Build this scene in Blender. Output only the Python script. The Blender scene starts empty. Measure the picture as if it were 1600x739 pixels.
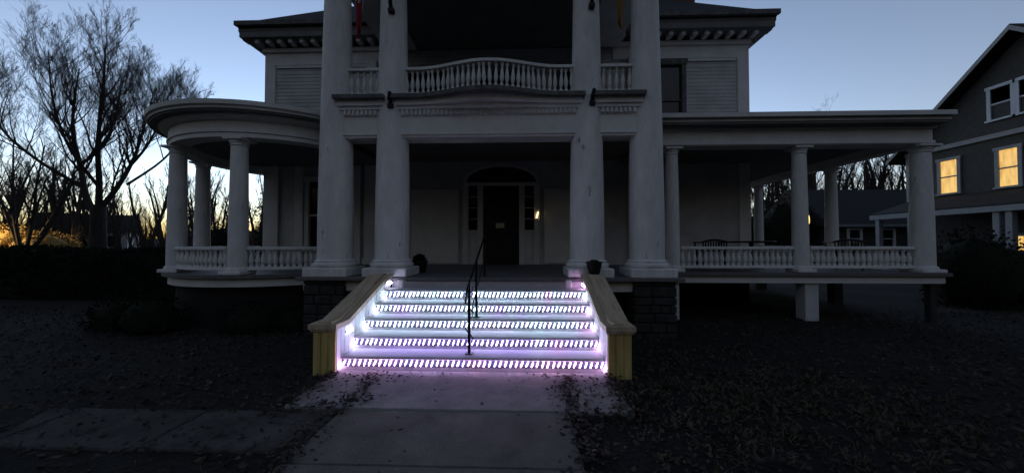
import bpy, math, random
from mathutils import Vector, Matrix
R = math.radians
sc = bpy.context.scene
col = sc.collection

# ------------------------------------------------------------------ camera, sky, sun, exposure
cam_d = bpy.data.cameras.new('camera'); cam = bpy.data.objects.new('camera', cam_d); col.objects.link(cam)
cam.location = (.62, 0, 1.49)
cam.rotation_euler = (R(90 + 1.2), 0, R(1.98))
cam_d.sensor_width = 36; cam_d.lens = 36 * 550 / 1600
cam_d.clip_start = .05; cam_d.clip_end = 2000
sc.camera = cam

SUN_AZ = -14.0       # degrees from +Y, negative = towards -X: the sun has gone down behind the trees
SUN_EL = -3.9
EXPOSURE = 6.1
LAMP = 2 ** (5.55 - EXPOSURE)     # lamps are balanced against the dusk sky
w = bpy.data.worlds.new('World'); sc.world = w; w.use_nodes = True
wn = w.node_tree; wn.nodes.clear()
wo = wn.nodes.new('ShaderNodeOutputWorld'); bg = wn.nodes.new('ShaderNodeBackground'); sk = wn.nodes.new('ShaderNodeTexSky')
sk.sky_type = 'NISHITA'; sk.sun_disc = False
sk.sun_elevation = R(SUN_EL); sk.sun_rotation = R(SUN_AZ)
sk.altitude = 200; sk.air_density = .65; sk.dust_density = 2.2; sk.ozone_density = .92
bg.inputs['Strength'].default_value = .15
wn.links.new(sk.outputs[0], bg.inputs[0]); wn.links.new(bg.outputs[0], wo.inputs[0])

sd = bpy.data.lights.new('sun', 'SUN'); sd.energy = .003 * LAMP; sd.angle = R(6); sd.color = (1, .72, .5)
so = bpy.data.objects.new('sun', sd); col.objects.link(so)
so.rotation_euler = (R(90 - .8), 0, R(180 - SUN_AZ))
so.location = (-30, 30, 12)

sc.view_settings.view_transform = 'Standard'; sc.view_settings.look = 'None'
sc.view_settings.exposure = EXPOSURE; sc.view_settings.gamma = 1.0; sc.view_settings.use_curve_mapping = False
sc.render.engine = 'CYCLES'
sc.cycles.use_denoising = True
sc.cycles.use_light_tree = True
sc.cycles.max_bounces = 6; sc.cycles.diffuse_bounces = 3; sc.cycles.glossy_bounces = 2
sc.cycles.sample_clamp_indirect = 4
sc.cycles.filter_width = 1.5

# ------------------------------------------------------------------ materials
def mat(name, base, rough=.7, var=.0, scale=3.0, dark=None, spec=.3, bump=0., bscale=40., stretch=(1, 1, 1), stain=0., metal=0., cut=(.35, .7), peel=None):
    m = bpy.data.materials.new(name); m.use_nodes = True
    nt = m.node_tree; p = nt.nodes['Principled BSDF']
    p.inputs['Roughness'].default_value = rough; p.inputs['Metallic'].default_value = metal
    p.inputs['Specular IOR Level'].default_value = spec
    p.inputs['Base Color'].default_value = (*base, 1)
    if var or dark or bump:
        tc = nt.nodes.new('ShaderNodeTexCoord'); mp = nt.nodes.new('ShaderNodeMapping')
        mp.inputs['Scale'].default_value = stretch
        nt.links.new(tc.outputs['Object'], mp.inputs[0])
    if var or dark:
        n = nt.nodes.new('ShaderNodeTexNoise'); n.inputs['Scale'].default_value = scale; n.inputs['Detail'].default_value = 8
        n.inputs['Roughness'].default_value = .65
        r = nt.nodes.new('ShaderNodeValToRGB')
        d = dark or tuple(c * (1 - var) for c in base)
        r.color_ramp.elements[0].position = cut[0]; r.color_ramp.elements[0].color = (*d, 1)
        r.color_ramp.elements[1].position = cut[1]; r.color_ramp.elements[1].color = (*base, 1)
        nt.links.new(mp.outputs[0], n.inputs['Vector']); nt.links.new(n.outputs['Fac'], r.inputs[0])
        if peel:                                   # flaked patches where the undercoat shows
            n3 = nt.nodes.new('ShaderNodeTexNoise'); n3.inputs['Scale'].default_value = peel[0]; n3.inputs['Detail'].default_value = 10; n3.inputs['Roughness'].default_value = .7
            r3 = nt.nodes.new('ShaderNodeValToRGB'); r3.color_ramp.elements[0].position = peel[1]; r3.color_ramp.elements[1].position = peel[1] + .03
            mx = nt.nodes.new('ShaderNodeMix'); mx.data_type = 'RGBA'; mx.inputs[7].default_value = (*peel[2], 1)
            nt.links.new(mp.outputs[0], n3.inputs['Vector']); nt.links.new(n3.outputs['Fac'], r3.inputs[0]); nt.links.new(r3.outputs[0], mx.inputs[0]); nt.links.new(r.outputs[0], mx.inputs[6])
            nt.links.new(mx.outputs[2], p.inputs['Base Color'])
        else: nt.links.new(r.outputs[0], p.inputs['Base Color'])
    if bump:
        n2 = nt.nodes.new('ShaderNodeTexNoise'); n2.inputs['Scale'].default_value = bscale; n2.inputs['Detail'].default_value = 5
        b = nt.nodes.new('ShaderNodeBump'); b.inputs['Strength'].default_value = bump; b.inputs['Distance'].default_value = .02
        nt.links.new(mp.outputs[0], n2.inputs['Vector']); nt.links.new(n2.outputs['Fac'], b.inputs['Height'])
        nt.links.new(b.outputs[0], p.inputs['Normal'])
    return m
def emit(name, c, s, base=(.5, .5, .5)):
    m = bpy.data.materials.new(name); m.use_nodes = True
    p = m.node_tree.nodes['Principled BSDF']
    p.inputs['Base Color'].default_value = (*base, 1); p.inputs['Emission Color'].default_value = (*c, 1); p.inputs['Emission Strength'].default_value = s * LAMP
    return m

M = {}
M['white'] = mat('weathered_white_paint', (.74, .72, .69), .65, .18, 2.2, bump=.3, bscale=25, peel=(6, .68, (.38, .36, .34)))
M['column'] = mat('chalky_white_column_paint', (.76, .74, .72), .75, .2, 7.0, bump=.8, bscale=22, stretch=(1, 1, .3), peel=(9, .64, (.3, .29, .28)))
M['siding'] = mat('pale_clapboard_paint', (.62, .6, .59), .7, .3, 1.6, bump=.2)
M['shade'] = mat('pale_drawn_shade', (.82, .8, .75), .85, .15, 3)
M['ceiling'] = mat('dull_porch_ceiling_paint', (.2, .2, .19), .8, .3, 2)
M['floor'] = mat('grey_porch_floor_paint', (.16, .15, .15), .6, .4, 6, stretch=(8, 1, 1))
M['shingle'] = mat('dark_asphalt_shingles', (.035, .033, .034), .9, .5, 9, bump=.5)
M['darkwood'] = mat('dark_stained_door', (.018, .015, .016), .4, .4, 5)
M['ledge'] = mat('dark_weathered_ledge', (.17, .165, .16), .8, .6, 8)
M['stone'] = mat('dark_fieldstone', (.05, .047, .045), .9, .55, 7, bump=.8, bscale=14)
M['mortar'] = mat('old_mortar', (.016, .015, .015), .95, .4, 9)
M['glass'] = mat('dark_window_glass', (.012, .013, .015), .06, spec=.5)
M['tread'] = mat('painted_stair_tread', (.52, .5, .52), .6, .22, 6, stretch=(.4, 3, 1), bump=.2)
M['riser'] = mat('painted_stair_riser', (.50, .46, .47), .65, .25, 5, stretch=(.5, 1, 1))
M['pine'] = mat('yellow_pine_boards', (.62, .46, .17), .6, .42, 3.0, stretch=(5, 5, .6), bump=.2)
M['cap'] = mat('weathered_cap_boards', (.60, .47, .32), .7, .4, 4, stretch=(4, .6, 1))
M['iron'] = mat('black_wrought_iron', (.008, .008, .009), .45, .3, 10, metal=.3)
M['black'] = mat('black_plastic', (.008, .008, .009), .5)
M['concrete'] = mat('worn_concrete', (.14, .13, .105), .9, .55, 2.6, bump=.5, bscale=60, cut=(.3, .68))
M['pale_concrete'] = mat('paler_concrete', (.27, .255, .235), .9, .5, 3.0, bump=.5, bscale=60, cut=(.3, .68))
M['dirty_concrete'] = mat('dirt_covered_concrete', (.075, .07, .062), .95, .6, 3.0, bump=.6, bscale=40)
M['soil'] = mat('dark_soil_and_dead_grass', (.013, .011, .009), 1., .6, 5, bump=1., bscale=25)
M['bark'] = mat('dark_bark', (.05, .042, .036), .95, .5, 12, stretch=(1, 1, .2), bump=.6)
M['twig'] = mat('dark_twigs', (.055, .045, .04), .95)
M['leafdark'] = mat('dark_evergreen_leaves', (.014, .018, .011), .8, .5, 4, spec=.1)
M['hill'] = mat('winter_hillside', (.03, .023, .017), 1., .5, .15)
M['channel'] = mat('dark_led_channel', (.05, .045, .065), .5)
M['tape'] = mat('clear_led_tape', (.6, .6, .62), .4)
M['paper'] = mat('pale_paper_notice', (.78, .7, .48), .8, .35, 30, cut=(.4, .6))
M['brick'] = mat('old_brick', (.2, .08, .055), .9, .4, 10)
M['grey_shingle_wall'] = mat('grey_shingle_siding', (.07, .067, .064), .85, .3, 6)
M['pale_pane'] = mat('pane_with_pale_blind', (.34, .36, .40), .3)  # sky reflection put into the pane colour
M['blind_trim'] = mat('blue_white_trim', (.5, .54, .6), .6)
M['trim_grey'] = mat('grey_white_trim', (.3, .31, .32), .7, .2, 4)
LEAF = [mat('fallen_leaf_%s' % n, c, .8, .3, 20) for n, c in (('brown', (.035, .023, .014)), ('tan', (.085, .06, .036)), ('dark', (.016, .011, .008)), ('grey', (.05, .043, .036)))]
M['weed'] = mat('olive_weed_leaves', (.062, .057, .03), .7, .5, 6)
M['tanleaf'] = mat('tan_autumn_leaves', (.36, .24, .07), .75, .4, 3)
M['window_lit'] = emit('lit_window_amber', (1, .62, .16), .8)
M['flag_white'] = mat('white_flag_cloth', (.4, .38, .38), .9, .1, 9)
M['flag_red'] = mat('red_flag_cloth', (.22, .02, .03), .9, .2, 9)
M['flag_gold'] = mat('gold_flag_cloth', (.24, .13, .04), .9, .2, 9)
M['flag_maroon'] = mat('maroon_flag_cloth', (.14, .03, .025), .9, .2, 9)
LED_POWER = .84
LEDM = [emit('led_%s' % n, c, LED_POWER) for n, c in (('white', (.66, .66, 1.)), ('icy', (.55, .70, 1.)), ('lavender', (.50, .40, 1.)), ('pink', (.82, .46, .94)), ('mint', (.50, .80, .90)))]

# ------------------------------------------------------------------ mesh builder and tags
class B:
    def __init__(s): s.v = []; s.f = []; s.m = []
    def face(s, idx, mi=0): s.f.append(idx); s.m.append(mi)
    def box(s, x0, x1, y0, y1, z0, z1, mi=0):
        k = len(s.v)
        s.v += [(x0, y0, z0), (x1, y0, z0), (x1, y1, z0), (x0, y1, z0), (x0, y0, z1), (x1, y0, z1), (x1, y1, z1), (x0, y1, z1)]
        for q in ((0, 3, 2, 1), (4, 5, 6, 7), (0, 1, 5, 4), (1, 2, 6, 5), (2, 3, 7, 6), (3, 0, 4, 7)): s.face(tuple(k + i for i in q), mi)
        return s
    def bbox(s, x0, x1, y0, y1, z0, z1, b=.01, mi=0):      # box with chamfered edges
        k = len(s.v)
        P = []
        for sx in (0, 1):
            for sy in (0, 1):
                for sz in (0, 1):
                    x, y, z = (x0, x1)[sx], (y0, y1)[sy], (z0, z1)[sz]
                    dx, dy, dz = (b, -b)[sx], (b, -b)[sy], (b, -b)[sz]
                    P += [(x, y + dy, z + dz), (x + dx, y, z + dz), (x + dx, y + dy, z)]
        s.v += P
        c = lambda sx, sy, sz, a: k + (sx * 4 + sy * 2 + sz) * 3 + a
        for a in (0, 1):
            q = [c(a, 0, 0, 0), c(a, 1, 0, 0), c(a, 1, 1, 0), c(a, 0, 1, 0)]; s.face(tuple(q if a else q[::-1]), mi)
            q = [c(0, a, 0, 1), c(1, a, 0, 1), c(1, a, 1, 1), c(0, a, 1, 1)]; s.face(tuple(q[::-1] if a else q), mi)
            q = [c(0, 0, a, 2), c(1, 0, a, 2), c(1, 1, a, 2), c(0, 1, a, 2)]; s.face(tuple(q if a else q[::-1]), mi)
        for sx in (0, 1):
            for sy in (0, 1): s.face((c(sx, sy, 0, 0), c(sx, sy, 1, 0), c(sx, sy, 1, 1), c(sx, sy, 0, 1)), mi)
        for sx in (0, 1):
            for sz in (0, 1): s.face((c(sx, 0, sz, 0), c(sx, 1, sz, 0), c(sx, 1, sz, 2), c(sx, 0, sz, 2)), mi)
        for sy in (0, 1):
            for sz in (0, 1): s.face((c(0, sy, sz, 1), c(1, sy, sz, 1), c(1, sy, sz, 2), c(0, sy, sz, 2)), mi)
        for sx in (0, 1):
            for sy in (0, 1):
                for sz in (0, 1): s.face((c(sx, sy, sz, 0), c(sx, sy, sz, 1), c(sx, sy, sz, 2)), mi)
        return s
    def prism(s, poly, z0, z1, mi=0):                        # polygon in xy, counter-clockwise
        k = len(s.v); n = len(poly)
        s.v += [(x, y, z0) for x, y in poly] + [(x, y, z1) for x, y in poly]
        s.face(tuple(k + n - 1 - i for i in range(n)), mi); s.face(tuple(k + n + i for i in range(n)), mi)
        for i in range(n): j = (i + 1) % n; s.face((k + i, k + j, k + n + j, k + n + i), mi)
        return s
    def prism_x(s, poly, x0, x1, mi=0):                      # polygon in yz, extruded along x
        k = len(s.v); n = len(poly)
        s.v += [(x0, y, z) for y, z in poly] + [(x1, y, z) for y, z in poly]
        s.face(tuple(k + n - 1 - i for i in range(n)), mi); s.face(tuple(k + n + i for i in range(n)), mi)
        for i in range(n): j = (i + 1) % n; s.face((k + i, k + j, k + n + j, k + n + i), mi)
        return s
    def ring(s, cx, cy, prof, a0, a1, n, mi=0):              # closed (r, z) profile swept round an arc (degrees)
        k = len(s.v); p = len(prof)
        for i in range(n + 1):
            a = R(a0 + (a1 - a0) * i / n)
            s.v += [(cx + r * math.cos(a), cy + r * math.sin(a), z) for r, z in prof]
        for i in range(n):
            for j in range(p):
                j2 = (j + 1) % p
                s.face((k + i * p + j, k + (i + 1) * p + j, k + (i + 1) * p + j2, k + i * p + j2), mi)
        s.face(tuple(k + j for j in range(p))[::-1], mi); s.face(tuple(k + n * p + j for j in range(p)), mi)
        return s
    def lathe(s, prof, n=20, cx=0, cy=0, mi=0):              # open (r, z) profile bottom to top
        k = len(s.v); p = len(prof)
        for i in range(n):
            a = 2 * math.pi * i / n
            s.v += [(cx + r * math.cos(a), cy + r * math.sin(a), z) for r, z in prof]
        for i in range(n):
            i2 = (i + 1) % n
            for j in range(p - 1): s.face((k + i * p + j, k + i2 * p + j, k + i2 * p + j + 1, k + i * p + j + 1), mi)
        s.face(tuple(k + i * p for i in range(n))[::-1], mi); s.face(tuple(k + i * p + p - 1 for i in range(n)), mi)
        return s
    def tube(s, pts, rad, n=6, mi=0):
        k = len(s.v); m = len(pts)
        for i in range(m):
            d = (pts[min(i + 1, m - 1)] - pts[max(i - 1, 0)])
            d = d.normalized() if d.length > 1e-6 else Vector((0, 0, 1))
            a = d.cross(Vector((.3, .9, .17))); a = a.normalized() if a.length > 1e-3 else Vector((1, 0, 0))
            b = d.cross(a)
            for j in range(n):
                t = 2 * math.pi * j / n; q = pts[i] + (a * math.cos(t) + b * math.sin(t)) * rad[i]
                s.v.append((q.x, q.y, q.z))
        for i in range(m - 1):
            for j in range(n):
                j2 = (j + 1) % n; s.face((k + i * n + j, k + i * n + j2, k + (i + 1) * n + j2, k + (i + 1) * n + j), mi)
        s.face(tuple(k + j for j in range(n))[::-1], mi); s.face(tuple(k + (m - 1) * n + j for j in range(n)), mi)
        return s
    def leaf(s, p, d, u, L, W, mi=0):                        # a folded leaf of two triangles pairs
        k = len(s.v); side = d.cross(u).normalized() * W; n = d.cross(side).normalized()
        q = [p, p + d * L * .5 + side + n * W * .35, p + d * L, p + d * L * .5 - side + n * W * .35]
        s.v += [tuple(a) for a in q]
        s.face((k, k + 1, k + 2), mi); s.face((k, k + 2, k + 3), mi)
    def mesh(s, name, mats, smooth=False):
        me = bpy.data.meshes.new(name); me.from_pydata(s.v, [], s.f)
        mats = mats if isinstance(mats, (list, tuple)) else [mats]
        for m in mats: me.materials.append(m)
        if len(mats) > 1: me.polygons.foreach_set('material_index', s.m)
        if smooth:
            me.polygons.foreach_set('use_smooth', [True] * len(me.polygons))
            me.set_sharp_from_angle(angle=R(38))
        me.update(); return me
    def build(s, name, mats, parent=None, loc=None, rot=None, smooth=False):
        return put(name, s.mesh(name, mats, smooth), parent, loc, rot)
def put(name, me, parent=None, loc=None, rot=None):
    o = bpy.data.objects.new(name, me); col.objects.link(o)
    if parent: o.parent = parent
    if loc: o.location = loc
    if rot: o.rotation_euler = rot
    return o
def tag(o, label=None, cat=None, group=None, kind=None):
    if label: o['label'] = label
    if cat: o['category'] = cat
    if group: o['group'] = group
    if kind: o['kind'] = kind
    return o
def thing(name, label, cat, loc=(0, 0, 0), group=None):
    return tag(put(name, None, None, loc), label, cat, group)
def bx(name, m, parent, *a, b=0, **k):
    return (B().bbox(*a, b=b) if b else B().box(*a)).build(name, m, parent, **k)

# ------------------------------------------------------------------ ground, walk, far land
rng = random.Random(7)
def gz(x, y):
    near = max(0, min(1, (math.hypot(x, y - 4) - 2.2) / 3))
    return -.03 + near * .05 * math.sin(x * 1.3 + .4 * y) * math.sin(y * 1.1 + .3 * x)
b = B(); xs = [-900, -400, -200, -100, -60, -40, -28, -20] + [-16 + .5 * i for i in range(73)] + [24, 32, 45, 60, 100, 200, 400, 900]
ys = [-60, -20, -8] + [-3 + .5 * i for i in range(42)] + [20, 24, 30, 40, 55, 80, 120, 200, 400, 900]
for y in ys:
    for x in xs: b.v.append((x, y, gz(x, y)))
nx = len(xs)
for j in range(len(ys) - 1):
    for i in range(nx - 1): b.face((j * nx + i, j * nx + i + 1, (j + 1) * nx + i + 1, (j + 1) * nx + i))
tag(b.build('ground', M['soil'], smooth=True), kind='structure')

wk = tag(put('walkway', None), kind='structure')
yy = 4.12
for k, L in enumerate((.96, .80, 1.15, 1.2, 1.2)):
    x0, x1 = (-1.6, 1.6) if k == 0 else (-1.03, 1.02)
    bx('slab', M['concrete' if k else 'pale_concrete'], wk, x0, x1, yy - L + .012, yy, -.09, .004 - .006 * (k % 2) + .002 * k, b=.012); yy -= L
sp = tag(put('side_path', None), kind='structure')
x = -1.05
for k in range(12):
    bx('slab', M['dirty_concrete'], sp, x - 1.18, x, 2.52, 3.14, -.1, -.012 - .004 * (k % 3), b=.012); x -= 1.2

# far hillside behind the trees
b = B(); n = 140
for j, (rad, fac) in enumerate(((70, 0), (84, .55), (100, .9), (120, 1.), (170, .9))):
    for i in range(n + 1):
        a = R(-80 + 160 * i / n)
        h = 5.2 + 1.6 * math.sin(i * .17) + .9 * math.sin(i * .53 + 1) + .5 * math.sin(i * 1.7)
        b.v.append((rad * 1.0 * math.sin(a) * 1.2, rad * math.cos(a) + 4, -.3 + h * fac + .25 * math.sin(i * 3.1 + j)))
for j in range(4):
    for i in range(n): b.face((j * (n + 1) + i, j * (n + 1) + i + 1, (j + 1) * (n + 1) + i + 1, (j + 1) * (n + 1) + i))
tag(b.build('hillside', M['hill'], smooth=True), kind='structure')

# ------------------------------------------------------------------ the mansion
F = .936                                   # porch floor
WY = 9.5                                   # main front wall
house = thing('columned_mansion', 'large white columned mansion with two-storey portico and wrap-around porches', 'house', (0, 0, 0))

def siding(name, x0, x1, z0, z1, holes=(), y=WY, step=.1, parent=house, m=None):
    b = B(); z = z0
    while z < z1 - 1e-4:
        zt = min(z + step, z1); zm = (z + zt) / 2
        cuts = sorted((h[0], h[1]) for h in holes if h[2] < zm < h[3])
        xa = x0; spans = []
        for c0, c1 in cuts:
            if c0 > xa: spans.append((xa, c0))
            xa = max(xa, c1)
        if xa < x1: spans.append((xa, x1))
        for a, c in spans:
            k = len(b.v)
            b.v += [(a, y - .014, z), (c, y - .014, z), (c, y - .004, zt), (a, y - .004, zt), (a, y + .1, z), (c, y + .1, z)]
            b.face((k, k + 1, k + 2, k + 3)); b.face((k + 4, k + 5, k + 1, k))
        z = zt
    return b.build(name, m or M['siding'], parent)

def window(x0, x1, z0, z1, parent=house, y=WY, shade=0, lit=None, mull=True, trim='white'):
    w_ = B(); t = .11; T = M[trim]
    w_.box(x0 - t, x0, y - .06, y + .06, z0, z1); w_.box(x1, x1 + t, y - .06, y + .06, z0, z1)
    w_.box(x0 - t - .02, x1 + t + .02, y - .075, y + .06, z1, z1 + t * 1.2)
    o = w_.build('window', T, parent)
    bx('sill', T, o, x0 - t - .04, x1 + t + .04, y - .11, y + .06, z0 - .06, z0)
    zm = (z0 + z1) / 2
    bx('pane', lit or M['glass'], o, x0, x1, y + .03, y + .045, zm, z1); bx('pane', lit or M['glass'], o, x0, x1, y + .05, y + .065, z0, zm)
    bx('sash_rail', T, o, x0, x1, y + .005, y + .06, zm - .025, zm + .025)
    if mull: bx('muntin', T, o, (x0 + x1) / 2 - .014, (x0 + x1) / 2 + .014, y + .01, y + .03, z0, z1)
    if shade: bx('shade', M['shade'], o, x0 + .02, x1 - .02, y + .012, y + .024, z0 + (z1 - z0) * (1 - shade), z1 - .02)
    return o

WX = 6.55
win2 = [(3.95, 4.83, 4.4, 6.28), (-2.6, -1.6, 4.35, 6.2), (1.6, 2.6, 4.35, 6.2)]
win1 = [(-5.3, -4.3, 1.35, 3.2), (4.15, 4.62, 1.25, 3.05)]
door2 = (-.62, .62, 4.05, 6.15)
ent = (-.99, .99, F, 3.08)
siding('lower_wall', -WX, WX, F - .02, 4.0, [(a - .05, c + .05, z0 - .03, z1 + .05) for a, c, z0, z1 in win1] + [ent, (-.9, .9, 3.05, 3.35)])
siding('upper_wall', -WX, WX, 4.0, 6.8, [(a - .05, c + .05, z0 - .03, z1 + .05) for a, c, z0, z1 in win2] + [door2])
bx('inner_wall', M['black'], house, -WX + .1, WX - .1, WY + .14, WY + .3, 0, 6.9)
for sx in (-1, 1):      # side walls, plain lapped boards
    b = B(); z = F
    while z < 6.8:
        zt = z + .115; k = len(b.v); X = sx * WX
        b.v += [(X + sx * .02, WY, z), (X + sx * .02, WY + 9, z), (X, WY + 9, zt), (X, WY, zt)]
        b.face((k, k + 1, k + 2, k + 3)); z = zt
    b.build('flank_wall', M['siding'], house)
    bx('corner_board', M['white'], house, *sorted((sx * (WX + .03), sx * (WX - .27))), WY - .06, WY + .03, F, 6.44, b=.01)
    bx('corner_board_return', M['white'], house, *sorted((sx * (WX + .032), sx * (WX + .005))), WY + .03, WY + .3, F, 6.44)
    bx('foundation_wall', M['mortar'], house, *sorted((sx * WX, sx * 3.2)), WY + .02, WY + .3, -.2, F - .03)
for q in win2: window(*q, mull=False, trim='ledge')
for q in win1: window(*q, shade=.0)
bx('rear_wall', M['siding'], house, -WX, WX, WY + 9, WY + 9.1, 0, 6.9)
bx('balcony_door', M['darkwood'], house, door2[0], door2[1], WY + .03, WY + .07, door2[2], door2[3])
# pilasters of both storeys, panel mouldings
for X in (-3.55, 3.55):
    bx('pilaster', M['white'], house, X - .15, X + .15, WY - .14, WY - .03, F, 3.7, b=.012)
    bx('pilaster', M['white'], house, X - .15, X + .15, WY - .14, WY - .03, 4.06, 6.5, b=.012)
    bx('pilaster_base', M['white'], house, X - .2, X + .2, WY - .18, WY - .03, F + .001, F + .16, b=.012)
for X in (-6.25, -5.55, -3.95):
    bx('pilaster', M['white'], house, X - .12, X + .12, WY - .1, WY - .03, F, 3.7, b=.012)
bx('panel_moulding', M['white'], house, -6.26, -3.7, WY - .05, WY - .03, 6.36, 6.43)
bx('panel_moulding', M['white'], house, 5.0, 6.26, WY - .05, WY - .03, 6.36, 6.43)
for X0, X1 in ((-2.45, -1.16), (1.16, 2.45)):
    o = bx('wall_panel', M['shade'], house, X0, X1, WY - .05, WY - .026, F + .04, 2.96)

# cornice under the main roof: frieze, modillions, soffit, gutter
cz = 6.44
for sx in (-1, 1):
    X0, X1 = sorted((sx * (WX + .03), sx * 3.0))
    fz = bx('frieze', M['white'], house, X0, X1, WY - .05, WY + .1, cz, cz + .34)
    bx('bed_moulding', M['white'], fz, X0 - .03, X1 + .03, WY - .12, WY + .05, cz + .34, cz + .44)
    n = 12
    me = B().bbox(-.06, .06, -.26, 0, 0, .13, b=.015).mesh('modillion', M['siding'])
    for i in range(n): put('modillion', me, fz, (sx * (3.2 + (WX - 3.15) * i / (n - 1)), WY - .1, cz + .45))
    for i in range(14): put('modillion', me, fz, (sx * (WX + .05), WY + .25 + i * .33, cz + .45), (0, 0, sx * R(90)))
    bx('flank_frieze', M['white'], house, *sorted((sx * (WX + .035), sx * (WX - .1))), WY + .1, WY + 9, cz, cz + .43)
OV = .48; E_Z = 7.37
bx('soffit', M['ceiling'], house, -WX - OV + .03, WX + OV - .03, WY - OV + .03, WY + 9 + OV, E_Z - .36, E_Z - .12)
# the soffit is deeper against the wall: a sloped crown moulding closes it
for sx in (-1, 1):
    k = B(); k.prism_x([(WY - OV + .02, E_Z - .12), (WY - OV + .02, E_Z - .2), (WY - .3, E_Z - .365), (WY - .1, E_Z - .365), (WY - .1, E_Z - .12)], *sorted((sx * 2.9, sx * (WX + OV - .01))))
    k.build('crown_moulding', M['ceiling'], house)
hx, y0, y1 = WX + OV, WY - OV, WY + 9 + OV
t = 4.0; p = .88
rf = B(); rf.v += [(-hx, y0, E_Z - .12), (hx, y0, E_Z - .12), (hx, y1, E_Z - .12), (-hx, y1, E_Z - .12), (-hx, y0, E_Z), (hx, y0, E_Z), (hx, y1, E_Z), (-hx, y1, E_Z),
                  (-hx + t, y0 + t, E_Z + p * t), (hx - t, y0 + t, E_Z + p * t), (hx - t, y1 - t, E_Z + p * t), (-hx + t, y1 - t, E_Z + p * t)]
for q in ((0, 1, 5, 4), (1, 2, 6, 5), (2, 3, 7, 6), (3, 0, 4, 7), (4, 5, 9, 8), (5, 6, 10, 9), (6, 7, 11, 10), (7, 4, 8, 11), (8, 9, 10, 11), (3, 2, 1, 0)): rf.face(q)
roof = rf.build('roof', M['shingle'], house)
gt = B(); gt.box(-hx - .03, hx + .03, y0 - .09, y0 - .002, E_Z - .1, E_Z + .015); gt.build('gutter', M['ledge'], roof)
ch = bx('chimney', M['brick'], roof, 5.15, 5.95, 11.0, 11.8, 8.2, 10.4, b=.02)
bx('chimney_cap', M['stone'], roof, 5.08, 6.02, 10.93, 11.87, 10.4, 10.52, b=.02)

# portico floor, piers, ceiling, upper entablature
bx('portico_floor', M['floor'], house, -3.2, 3.2, 5.74, WY + .05, F - .06, F, b=.01)
bx('floor_fascia', M['white'], house, -3.15, -1.86, 5.9, 5.94, F - .24, F - .062)
bx('floor_fascia', M['white'], house, 1.86, 3.15, 5.9, 5.94, F - .24, F - .062)
bx('foundation_wall', M['mortar'], house, -3.1, 3.1, 6.35, 6.5, -.2, F - .07)
def stone_pier(x0, x1, y0, y1, z0, z1):
    pr = bx('stone_pier', M['mortar'], house, x0 + .03, x1 - .03, y0 + .03, y1 - .03, z0, z1)
    z = z0; r = random.Random(int(x0 * 100)); row = 0
    while z < z1 - .05:
        h = min(r.uniform(.12, .2), z1 - z); x = x0
        while x < x1 - .04:
            L = min(r.uniform(.16, .34), x1 - x)
            if x1 - x - L < .08: L = x1 - x
            j = r.uniform(0, .02); bx('stone', M['stone'], pr, x + .006, x + L - .006, y0 + j, y0 + .2, z + .006, z + h - .006, b=.018); x += L
        y = y0 + .2
        while y < y1 - .04:
            L = min(r.uniform(.16, .34), y1 - y)
            for X, s_ in ((x0, 1), (x1, -1)):
                j = r.uniform(0, .02); a, c = sorted((X + s_ * j, X + s_ * .12)); bx('stone', M['stone'], pr, a, c, y + .006, y + L - .006, z + .006, z + h - .006, b=.018)
            y += L
        z += h
for sx in (-1, 1): stone_pier(*sorted((sx * 2.4, sx * 3.1)), 5.8, 6.5, -.15, F - .065)

# colossal columns
H0, H1 = F + .15, 6.75
def entasis(r0, r1, n=14): return [(r0 + (r1 - r0) * (max(0, u - .15) / .85) ** 1.15, H0 + .12 + (H1 - .5 - H0 - .12) * u) for u in [i / n for i in range(n + 1)]]
shaft_me = B().lathe(entasis(.292, .215), 36).mesh('shaft', M['column'], True)
base_me = B().lathe([(.34, H0), (.362, H0 + .02), (.37, H0 + .045), (.362, H0 + .07), (.33, H0 + .085), (.325, H0 + .1), (.34, H0 + .112), (.3, H0 + .135)], 36).mesh('base', M['column'], True)
cap_me = B().lathe([(.215, H1 - .5), (.24, H1 - .46), (.22, H1 - .42), (.25, H1 - .2), (.33, H1 - .1), (.33, H1)], 28).mesh('capital', M['column'], True)
pl_me = B().bbox(-.375, .375, -.375, .375, F - .002, H0, b=.015).mesh('plinth', M['column'])
CY = 6.15
for X in (-2.73, -1.71, 1.71, 2.73):
    c = put('portico_column', shaft_me, house, (X, CY, 0), (0, 0, rng.uniform(0, 6)))
    for nme, me in (('base', base_me), ('capital', cap_me), ('plinth', pl_me)):
        q = put(nme, me, c); q.rotation_euler = (0, 0, -c.rotation_euler.z)
    if abs(X) < 2:
        for z, s_ in ((3.93, 1), (5.58, 1)):
            k = B(); k.tube([Vector((X + .05, CY - .24, z - .09)), Vector((X + .05, CY - .31, z + .02)), Vector((X + .07, CY - .36, z + .12))], [.03, .035, .028], 8)
            k.bbox(X, X + .1, CY - .3, CY - .2, z - .13, z - .05, b=.01); k.build('flag_bracket', M['iron'], house)
    # back half columns on the wall line
bx('portico_entablature', M['white'], house, -3.15, 3.15, 5.75, 6.55, H1, 7.4, b=.02)
for sx in (-1, 1): bx('portico_entablature_side', M['white'], house, *sorted((sx * 2.3, sx * 3.14)), 6.56, WY - .1, H1 + .002, 7.398)
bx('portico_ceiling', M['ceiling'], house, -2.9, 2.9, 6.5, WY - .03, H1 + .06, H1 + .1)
k = B(); k.v += [(-3.55, 5.35, 7.4), (3.55, 5.35, 7.4), (0, 5.35, 9.0), (-3.55, 12.0, 7.4), (3.55, 12.0, 7.4), (0, 12.0, 9.0)]
for q in ((0, 1, 2), (0, 2, 5, 3), (1, 4, 5, 2), (0, 3, 4, 1), (3, 5, 4)): k.face(q)
k.build('portico_roof', M['shingle'], house)

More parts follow.
